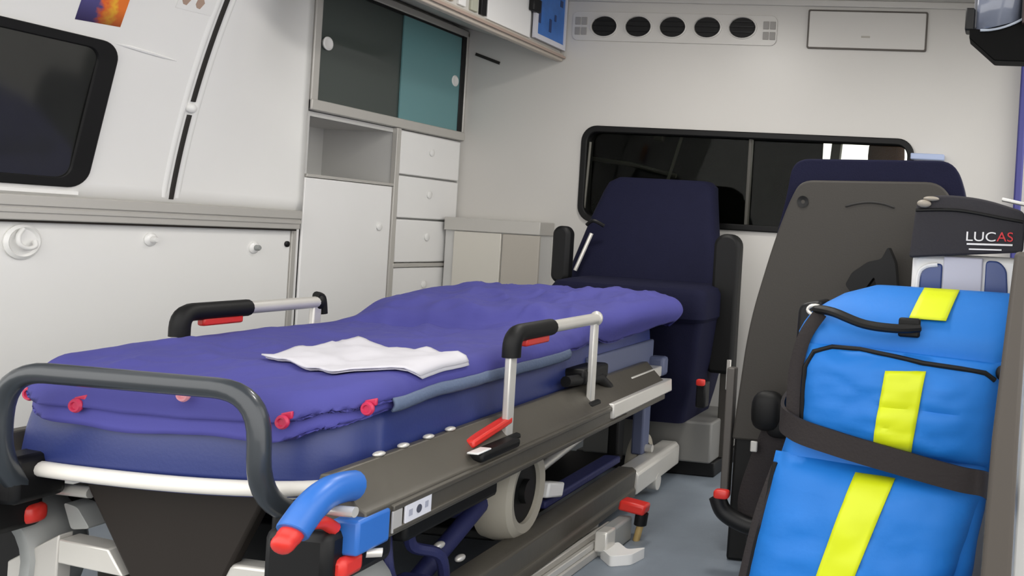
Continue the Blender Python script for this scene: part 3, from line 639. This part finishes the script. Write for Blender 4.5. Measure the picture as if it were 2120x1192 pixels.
# main frame rails
prof = [(.345, .455), (.352, .492), (.372, .494), (.428, .437), (.442, .430), (.444, .367), (.40, .362), (.37, .40)]
for sgn in (1, -1):
    f = sp('frame_rail', MB().prism([(sgn*a, b) for a, b in prof], YX, .02, 1.62), ALUD, bevel=.003)
    sp('rail_rib', MB().prism([(sgn*a, b) for a, b in ((.432, .428), (.449, .424), (.449, .414), (.44, .412))], YX, .09, 1.25), ALUD, f, bevel=.002)
    sp('rail_rib', MB().prism([(sgn*a, b) for a, b in ((.440, .372), (.449, .374), (.449, .382), (.44, .384))], YX, .09, 1.25), ALUD, f, bevel=.002)
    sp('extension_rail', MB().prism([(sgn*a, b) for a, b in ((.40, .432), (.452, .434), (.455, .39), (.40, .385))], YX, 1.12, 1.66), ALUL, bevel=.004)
    # rail end block, grip, levers
    sp('end_block', MB().box(*sorted((sgn*.395, sgn*.447)), -.005, .085, .362, .424), BLUEP, bevel=.006)
    g = sp('grip', MB().tube(smooth_path([(sgn*.41, .03, .474), (sgn*.41, .0, .479), (sgn*.41, -.04, .479), (sgn*.41, -.075, .466), (sgn*.41, -.100, .448), (sgn*.41, -.114, .436)], 6), [.022]+[.0255]*29+[.024], 16, flat=1.05), BLUEP)
    sp('grip_tip', MB().tube(smooth_path([(sgn*.41, -.108, .440), (sgn*.41, -.125, .428), (sgn*.41, -.142, .418)], 5), [.019]*5+[.018]*3+[.017, .014, .008], 14), RED, g)
    sp('trigger', MB().tube(smooth_path([(sgn*.41, -.085, .440), (sgn*.41, -.045, .432), (sgn*.41, -.015, .412)], 5), .011, 10), RED, g)
    sp('pivot_pin', MB().cyl((sgn*.40, -.02, .445), (sgn*.45, -.02, .445), .009), ALUL, g)
    sp('release_lever', MB().box(*sorted((sgn*.385, sgn*.435)), -.02, .035, .325, .362), RED, bevel=.010)
    sp('lever_body', MB().obox((sgn*.36, .05, .36), (.06, 0, 0), (0, .09, 0), (0, 0, .05)), BLACK, bevel=.015)
    sp('lever_pin', MB().cyl((sgn*.43, .045, .352), (sgn*.45, .06, .350), .008), ALUL)
# rail plates with print (right side)
pl_ = sp('label_plate', MB().box(0.4445, .4485, .125, .208, .378, .416), mat('label_white', (214, 214, 222), .4), bevel=.001)
sp('print_mark', MB().cyl((.4482, .167, .398), (.4496, .167, .398), .008), INK, pl_)
sp('print_mark', MB().box(.4483, .4494, .135, .146, .392, .404), mat('ink_pale', (160, 162, 176), .6), pl_)
sp('print_mark', MB().box(.4483, .4494, .186, .196, .394, .406), mat('ink_pale', (160, 162, 176), .6), pl_)
sp('blank_plate', MB().box(.4445, .4485, .088, .116, .374, .414), mat('plate_grey', (168, 166, 164), .4), bevel=.001)
for q in (.16, .235, .32, .40): sp('rail_stud', MB().ball((.366, q, .497), .010, .014, .005), ALUL)
# guard rails
def guard(sg, s0, s1, z0, zt, w):
    w *= sg
    g = sp('guard_rail', MB().tube([(w, s0+.16, zt), (w, s1-.005, zt)], .0165, 14), ALUL)
    sp('post', MB().box(w-.008, w+.008, s0-.013, s0+.019, z0, zt-.015), ALUL, g, bevel=.004)
    sp('post', MB().box(w-.008, w+.008, s1-.030, s1+.002, z0, zt-.008), ALUL, g, bevel=.004)
    sp('elbow_grip', MB().tube(bend_path([(w, s0+.003, zt-.055), (w, s0+.003, zt), (w, s0+.20, zt)], .035, 6), .0215, 14), RUBBER, g)
    sp('finger_lever', MB().obox((w, s0+.12, zt-.026), (.010, 0, 0), (0, .06, .0), (0, 0, .010)), RED, g, bevel=.005)
    sp('end_cap', MB().ball((w, s1-.005, zt), .019, .019, .022), RUBBER if sg < 0 else ALUL, g)
    for q in (s0, s1-.015):
        sp('foot_bracket', MB().box(w-.02, w+.02, q-.035, q+.04, z0-.045, z0+.012), RUBBER, g, bevel=.008)
guard(1, .572, 1.07, .44, .690, .405)
guard(-1, .485, .945, .44, .695, .365)
sp('end_cap_hook', MB().tube(smooth_path([(-.365, .93, .715), (-.365, .955, .705), (-.365, .965, .66)], 5), .011, 10), RUBBER)
# latch between rails
lt = sp('side_latch', MB().box(.375, .45, .39, .56, .430, .452), RUBBER, bevel=.008)
sp('latch_lever', MB().obox((.40, .50, .474), (.014, 0, 0), (0, .085, .012), (0, 0, .009)), RED, lt, bevel=.005)
sp('latch_label', MB().box(.42, .447, .375, .43, .4515, .456), WHITEP, lt, bevel=.002)
# head section side and head end fittings
sp('lit_backrest_side', MB().box(.325, .352, 1.16, 1.74, .462, .560), mat('side_grey_blue', (86, 93, 120), .5), bevel=.006)  # mattress side; the grey-blue puts the light falling on it into the colour
sp('lit_backrest_side', MB().box(-.352, -.325, 1.16, 1.74, .462, .560), MATS['side_grey_blue'], bevel=.006)
sp('head_plate', MB().box(.352, .40, 1.40, 1.70, .432, .470), ALUL, bevel=.004)
sp('head_fitting', MB().box(.34, .405, 1.70, 1.76, .43, .50), MATS['side_grey_blue'], bevel=.012)
sp('hinge_arm', MB().tube([(.375, .95, .52), (.39, 1.15, .505), (.385, 1.25, .455)], .016, 10), RUBBER)
sp('under_mount', MB().box(.33, .40, 1.02, 1.20, .50, .545), RUBBER, bevel=.01)
# foot panel
sp('foot_panel', MB().prism([(-.20, .424), (.18, .424), (.165, .385), (.085, .215), (.055, .12), (-.045, .12), (-.08, .215), (-.185, .39)], YX, .115, .145), DARKP, bevel=.006)
sp('cross_tube', MB().tube([(-.345, .14, .383), (-.205, .14, .380)], .0115, 10), ALUL)
sp('cross_tube', MB().tube([(.14, .16, .405), (.34, .16, .412)], .014, 10), ALU)
sp('cross_plate', MB().box(-.40, -.20, .22, .60, .30, .345), RUBBER, bevel=.01)
sp('cross_plate', MB().box(.16, .38, .24, .60, .30, .345), RUBBER, bevel=.01)
# undercarriage
for sg in (1, -1):
    sp('base_rail', MB().prism([(sg*a, b) for a, b in ((.335, .05), (.40, .05), (.402, .075), (.395, .082), (.40, .14), (.385, .15), (.335, .15))], YX, .35, 1.50), ALUD, bevel=.004)
    sp('base_rail_end', MB().prism([(sg*a, b) for a, b in ((.33, .055), (.404, .055), (.404, .125), (.39, .142), (.33, .142))], YX, 1.50, 1.96), ALUL, bevel=.006)
    sp('leg_tube', MB().tube([(sg*.30, .40, .15), (sg*.30, .95, .36)], .022, 12), NAVYB)
    sp('leg_tube', MB().tube([(sg*.27, .32, .36), (sg*.27, .95, .13)], .022, 12), NAVYB)
    sp('lift_post', MB().box(*sorted((sg*.30, sg*.345)), 1.70, 1.77, .14, .40), MATS['side_grey_blue'], bevel=.008)
    sp('lift_post', MB().box(*sorted((sg*.25, sg*.29)), 1.60, 1.66, .13, .40), RUBBER, bevel=.008)
    sp('post_pin', MB().cyl((sg*.34, 1.735, .16), (sg*.37, 1.735, .16), .014), ALUL)
    sp('rail_clip', MB().cyl((sg*.37, 1.72, .045), (sg*.405, 1.72, .045), .03), ALUL)
sp('inner_bar', MB().tube([(.24, .9, .20), (.25, 1.3, .26), (.24, 1.6, .29)], .014, 10), ALUL)
sp('inner_bar', MB().tube([(.20, 1.2, .30), (.31, 1.45, .32)], .014, 10), ALUL)
sp('navy_bar', MB().obox((.30, 1.25, .165), (.03, 0, 0), (0, .28, 0), (0, 0, .012)), NAVYB, bevel=.006)
sp('tray', MB().box(-.30, .30, .75, 1.62, .13, .16), RUBBER, bevel=.008)
sp('white_clip', MB().obox((.325, .99, .205), (.025, 0, 0), (0, .05, -.012), (0, .006, .020)), WHITEP, bevel=.006)
sp('centre_beam', MB().box(-.10, .10, .30, 1.6, .18, .30), RUBBER, bevel=.01)
sp('hanging_cable', MB().tube(smooth_path([(.33, .25, .34), (.36, .22, .26), (.34, .28, .20), (.36, .34, .14), (.33, .40, .08)], 6), .010, 8), NAVYB)
sp('hanging_cable', MB().tube(smooth_path([(.35, .30, .34), (.33, .34, .26), (.36, .40, .22), (.34, .46, .12)], 6), .012, 8), NAVYB)
for (q, w_, z_) in ((.30, .365, .17), (.42, .345, .235), (.50, .35, .18), (.36, .37, .12)):
    sp('bolt_head', MB().ball((w_, q, z_), .010, .016, .008), ALUL)
sp('blue_block', MB().box(.30, .375, .22, .36, .08, .20), NAVYB, bevel=.015)
# wheels
def wheel(c, r, wd_, tilt, fork):
    k = bpy.data.objects.new('wheel', None); COL.objects.link(k); k.parent = S; k.location = c; k.rotation_euler = (0, 0, tilt)
    h = wd_/2
    build('tyre', MB().lathe([(r*.66, -h*.9), (r*.84, -h), (r*.95, -h*.8), (r, -h*.3), (r, h*.3), (r*.95, h*.8), (r*.84, h), (r*.66, h*.9), (r*.62, 0), (r*.66, -h*.9)], (0, 0, 0), 'x', 36), TYRE, k, local=True)
    build('rim', MB().lathe([(r*.66, -h*.7), (r*.5, -h*.3), (.25*r, -h*.2), (.25*r, -h), (.01, -h)], (0, 0, 0), 'x', 28), RUBBER, k, local=True)
    build('rim', MB().lathe([(r*.66, h*.7), (r*.5, h*.3), (.25*r, h*.2), (.25*r, h), (.01, h)], (0, 0, 0), 'x', 28), RUBBER, k, local=True)
    return k
wheel((.312, .79, .255), .125, .105, math.radians(4), 0)
wheel((-.312, .79, .255), .125, .105, math.radians(-4), 0)
wheel((.30, 1.80, .10), .10, .05, 0, 0); wheel((-.30, 1.80, .10), .10, .05, 0, 0)
def fender(w, s, z, r, hw, a0, a1, name='wheel_fender', m=GREYP):
    rg = []
    for k in range(15):
        a = math.radians(a0+(a1-a0)*k/14); ca, sa = math.cos(a), math.sin(a)
        rg.append([(w-hw, s+(r*.86)*ca, z+(r*.86)*sa), (w-hw*.9, s+r*.95*ca, z+r*.95*sa), (w-hw*.4, s+r*ca, z+r*sa), (w+hw*.4, s+r*ca, z+r*sa), (w+hw*.9, s+r*.95*ca, z+r*.95*sa), (w+hw, s+(r*.86)*ca, z+(r*.86)*sa)])
    return sp(name, MB().loft(rg, closed=False, caps=False), m, solid=.006)
def cap_fender(w, s, z, r, d, m=GREYP):      # caster turned sideways: dome over the wheel, axis along the stretcher
    rg = []
    for k in range(17):
        a = math.radians(-25+230*k/16); ca, sa = math.cos(a), math.sin(a)
        rg.append([(w+r*.74*ca, s-d*.95, z+r*.74*sa), (w+r*.90*ca, s-d, z+r*.90*sa), (w+r*.97*ca, s-d*.7, z+r*.97*sa), (w+r*ca, s, z+r*sa), (w+r*.97*ca, s+d*.7, z+r*.97*sa), (w+r*.85*ca, s+d, z+r*.85*sa)])
    return sp('wheel_fender', MB().loft(rg, closed=False, caps=False), m, solid=.006)
cap_fender(-.425, .18, .235, .135, .06); cap_fender(.288, .17, .205, .100, .05)
wheel((-.425, .19, .10), .10, .07, PI/2, 0); wheel((.288, .18, .10), .10, .06, PI/2, 0)
sp('hub_cover', MB().lathe([(.10, 0), (.10, .03), (.001, .03)], (-.425, .15, .235), 'y'), RUBBER, bevel=.004)
sp('caster_stem', MB().cyl((-.425, .19, .18), (-.40, .2, .40), .03), RUBBER); sp('caster_stem', MB().cyl((.288, .18, .18), (.30, .2, .40), .03), RUBBER)
sp('release_lever', MB().ball((-.315, .12, .338), .026, .022, .020, e=.6), RED)
sp('fork_cheek', MB().prism(round_poly([(-.275, .352), (-.245, .345), (-.215, .305), (-.255, .300)], .008), YX, .15, .19), GREYP, bevel=.006)
sp('bracket', MB().hexa([(-.365, .13, .12), (-.250, .12, .12), (-.250, .15, .12), (-.365, .16, .12), (-.365, .13, .235), (-.248, .12, .30), (-.248, .15, .30), (-.365, .16, .235)]), ALU, bevel=.003)
sp('bracket', MB().hexa([(-.246, .118, .246), (-.108, .118, .232), (-.108, .16, .232), (-.246, .16, .246), (-.246, .118, .292), (-.142, .118, .282), (-.142, .16, .282), (-.246, .16, .292)]), ALUL, bevel=.003)
sp('bracket', MB().hexa([(.08, .12, .18), (.24, .12, .18), (.24, .16, .18), (.08, .16, .18), (.10, .12, .276), (.235, .12, .272), (.235, .16, .272), (.10, .16, .276)]), ALUL, bevel=.006)

# ---------------------------------------------------------------- mattress
ZT = [(-1, .60), (.05, .60), (.10, .622), (.2, .636), (.4, .644), (.7, .643), (.95, .642), (1.03, .648), (1.2, .698), (1.5, .722), (1.75, .715), (1.88, .672), (1.95, .62), (9, .62)]
def ztop(s):
    for a, b in zip(ZT, ZT[1:]):
        if a[0] <= s <= b[0]:
            q = (s-a[0])/(b[0]-a[0]); q = q*q*(3-2*q); return a[1]+(b[1]-a[1])*q
mt = thing('mattress', 'navy vinyl mattress on the ambulance stretcher', 'mattress', (SO[0], SO[1], .455), SRZ)
outl = [(p.x, p.y) for p in smooth_path([(.335, 1.72, 0), (.335, .9, 0), (.335, .30, 0), (.325, .20, 0), (.28, .125, 0), (.17, .092, 0), (0, .080, 0), (-.17, .086, 0), (-.29, .105, 0), (-.33, .17, 0), (-.337, .30, 0), (-.335, .9, 0), (-.335, 1.72, 0)], 5)]
rg = []
for q, g in ((0, -.004), (.05, -.012), (.12, -.014), (.45, -.010), (.8, -.002), (.95, .010), (1.0, .03)):
    ring = []
    for x, y in outl:
        zt = .585 if y < 1.0 else .585+.9*(ztop(y)-.644)
        sx = 1-g/.335; yy = y+g if y < .3 else y
        ring.append((x*sx, yy, (.441+(zt-.441)*q)-.455))
    rg.append(ring)
md_ = build('pad', MB().loft(rg), NAVY, mt, local=True)

# ---------------------------------------------------------------- blanket
bk_ = thing('blanket', 'purple quilted blanket spread over the stretcher with red snap fasteners', 'blanket', (SO[0], SO[1], .55), SRZ)
def sstep(a, b, x):
    q = min(1, max(0, (x-a)/(b-a))); return q*q*(3-2*q)
def cloth(s, w, cap0=.050, base=0.0, out=.034, front=.085, hw=.325, capf=.034, cnt=[0]):
    """flat cloth point (s along, w across) -> draped point over the rounded mattress"""
    R0 = .13; hr = hw+.108*sstep(1.05, 1.7, s); hl = hw
    h = hr if w > 0 else hl; aw = abs(w); sg = 1 if w > 0 else -1
    s1 = 1.79; R1 = .17
    if s < front+R0 and aw > h-R0: cx, cy, R = h-R0, front+R0, R0
    elif s > s1-R1 and aw > h-R1: cx, cy, R = h-R1, s1-R1, R1
    else: cx = None
    if cx is not None:
        dx, dy = aw-cx, s-cy; l = math.hypot(dx, dy); dist = l-R
        nx, ny = (dx/l, dy/l) if l > 1e-6 else (1, 0); bx, by = cx+nx*R, cy+ny*R
    else:
        e = ((aw-h, 1, 0), (front-s, 0, -1), (s-s1, 0, 1)); dist, nx, ny = max(e); bx, by = (h, s) if nx else (aw, front if ny < 0 else s1)
    if dist > 0:
        t_ = sstep(1.0, 1.35, by); f_ = max(0, -ny)
        cap = (cap0*(1-f_)+capf*f_)*(1-t_)+.115*t_*(1 if sg > 0 else .6); cap *= 1+.05*math.sin(by*9+bx*7)
        d = min(dist, cap); o_ = (out+.012*t_)*(1-math.exp(-d/.016))
        if t_ > 0: o_ -= .05*t_*sstep(.04, .13, d)
        aw, s2 = bx+nx*o_, by+ny*o_; drop = .95*max(0, d-.004)
        o2 = .0015*math.sin(by*30+bx*21)*min(1, d/.03); aw += nx*o2; s2 += ny*o2
    else: s2 = s; drop = 0
    w2 = sg*aw
    z = ztop(min(s2, 1.74))-drop-.004
    zone = 1 if dist < .0 else .35
    z += .010*(1-min(1, (w2/.33)**2))*(-.5 if s2 < 1.05 else .8)
    edge = min(1, max(0, -dist)/.05)
    fold = lambda a, b, c_, k: (1-abs(nz(a, b, c_, k)))**3
    z += zone*(.009*nz(s2*1.0, w2*1.9, 3+base, 5)+.004*nz(s2*2.4, w2*2.0, 9+base, 11))
    if base == 0:
        z += .012*edge*(fold(s2*.9+w2*.8, w2*.7-s2*.3, 40, 6)-.4)*(1 if s2 < 1.1 else 1.6)+.004*edge*(fold(s2*1.7-w2*.9, w2*1.2+s2*.4, 60, 9)-.4)
        z -= .022*math.exp(-((s2-1.035-.18*(w2+.1))/.028)**2)*edge*(.5+.5*sstep(.3, -.3, w2))
        z += .012*math.exp(-((s2-1.10-.18*w2)/.05)**2)*edge
        if s2 > 1.1:
            z -= .026*math.exp(-((w2-.10-.35*(s2-1.5))/.016)**2)*sstep(1.25, 1.4, s2)*edge
            z += .016*math.exp(-(((w2-.28)/.14)**2+((s2-1.6)/.22)**2))
            if w2 > .16: z += .010*(fold(s2*1.2+w2, w2*1.6, 51, 7)-.4)*edge
    return (w2, s2, z-.55+base)
def ub(u, v): return cloth(.085-.040+u*1.90, -.325-.060+v*(.65+.25))
bl0 = build('top_layer', MB().grid(ub, 170, 110), PURP, bk_, local=True, solid=.007, ang=180)
def ulow(u, v):   # second layer that peeks out under the foot end hem
    w, s, z = cloth(.085-.062+u*.45, -.325-.07+v*.79, cap0=.058, base=-.014, out=.022, capf=.058)
    return (w, s, z+.004*math.sin(w*21))
build('under_layer', MB().grid(ulow, 40, 90), PURPL, bk_, local=True, solid=.006, ang=180)
def uedge(u, v):  # grey blue piping along the right edge
    s_ = .20+.80*u; w, s, z = cloth(s_, .325+.05); return (w+.002+.006*math.sin(PI*v), s, z+.004-.026*v)
build('edge_band', MB().grid(uedge, 70, 6), GREYBL, bk_, local=True, solid=.005, ang=180)
for w_, z_, s_, kk in ((-.292, .574, .088, 0), (-.157, .568, .052, 0), (.055, .604, .052, 1), (.247, .568, .056, 0), (.352, .586, .138, 0)):
    sn = build('snap', MB().lathe([(.0125, .004), (.0135, 0), (.011, -.004), (.0075, -.004), (.006, -.001), (.001, -.001)], (w_, s_, z_-.55), 'y', 18), REDC if not kk else mat('snap_pink', (224, 150, 160), .4), bk_, local=True)
    if kk == 0: build('snap_tab', MB().obox((w_+.002, s_+.008, z_-.55+.010), (.012, 0, .003), (0, .003, 0), (0, 0, .007)), REDC, sn, local=True, bevel=.002)

# ---------------------------------------------------------------- paper sheet
PQ = [Vector((.030, .262)), Vector((.268, .168)), Vector((.405, .215)), Vector((.342, .465)), Vector((.005, .590))]
ps = thing('paper_sheet', 'folded white absorbent sheet lying on the purple blanket', 'sheet', (SO[0]-.02, SO[1]+.3, .64), SRZ)
def blank_pt(s, w): return cloth(s, w)
inv = ROOTM[ps.name]; m0 = Matrix.Translation(SO) @ Matrix.Rotation(SRZ, 4, 'Z')
def paper(a, b, lift):
    c0, cm, c1, c2, c3 = Vector((.030, .262)), Vector((.262, .170)), Vector((.352, .290)), Vector((.350, .470)), Vector((.008, .590))
    lo = c0+(cm-c0)*(a/.68) if a < .68 else cm+(c1-cm)*((a-.68)/.32)
    p = lo*(1-b)+(c3*(1-a)+c2*a)*b
    e = .006*math.sin(a*7+b*3)*a*(1-a)
    w, s_, z = blank_pt(p.y+e, p.x)
    return tuple(inv @ (m0 @ Vector((w+.006*sstep(.30, .34, w), s_, z+.55+.007+lift+.0015*nz(p.x, p.y, 2, 14)))))
build('upper_leaf', MB().grid(lambda a, b: paper(a, b, .006), 26, 26), PAPER, ps, local=True, solid=.003, ang=180)
build('lower_leaf', MB().grid(lambda a, b: paper(.02+.99*a, .02+.99*b, .001), 26, 26), PAPER, ps, local=True, solid=.002, ang=180)

# ================================================================ FLOOR TRACK and lock pin
t = thing('loading_track', 'ribbed aluminium loading track on the floor under the stretcher', 'track', (-1.16, 2.0, 0))
build('channel', MB().box(-1.26, -1.115, 1.3, 2.64, 0, .026), ALU, t, bevel=.004)
for x in (-1.245, -1.205, -1.165, -1.128):
    build('rib', MB().box(x-.007, x+.007, 1.3, 2.64, .026, .046), ALUL, t, bevel=.003)
build('end_stop', MB().box(-1.13, -1.085, 2.46, 2.63, 0, .075), GREYP, t, bevel=.008)
build('bracket', MB().prism(round_poly([(-1.11, 2.46), (-1.05, 2.40), (-1.0, 2.43), (-.985, 2.50), (-1.03, 2.47), (-1.08, 2.52)], .012), XY, 0, .030), WHITEP, t, bevel=.006)
build('bracket_lip', MB().obox((-1.10, 2.47, .05), (.02, 0, .0), (0, .03, 0), (0, 0, .03)), ALUL, t, bevel=.006)
t = thing('locking_pin', 'red-topped locking pin with brass stem standing on the floor', 'pin', (-1.07, 2.63, 0))
build('stem', MB().tube([(-1.07, 2.63, 0), (-1.058, 2.63, .055)], .011, 12), BRASS, t)
build('collar', MB().tube([(-1.06, 2.63, .050), (-1.056, 2.63, .085)], .020, 12), BLACK, t)
build('cap', MB().obox((-1.082, 2.63, .104), (.042, 0, -.006), (0, .026, 0), (.003, 0, .016)), RED, t, bevel=.008)
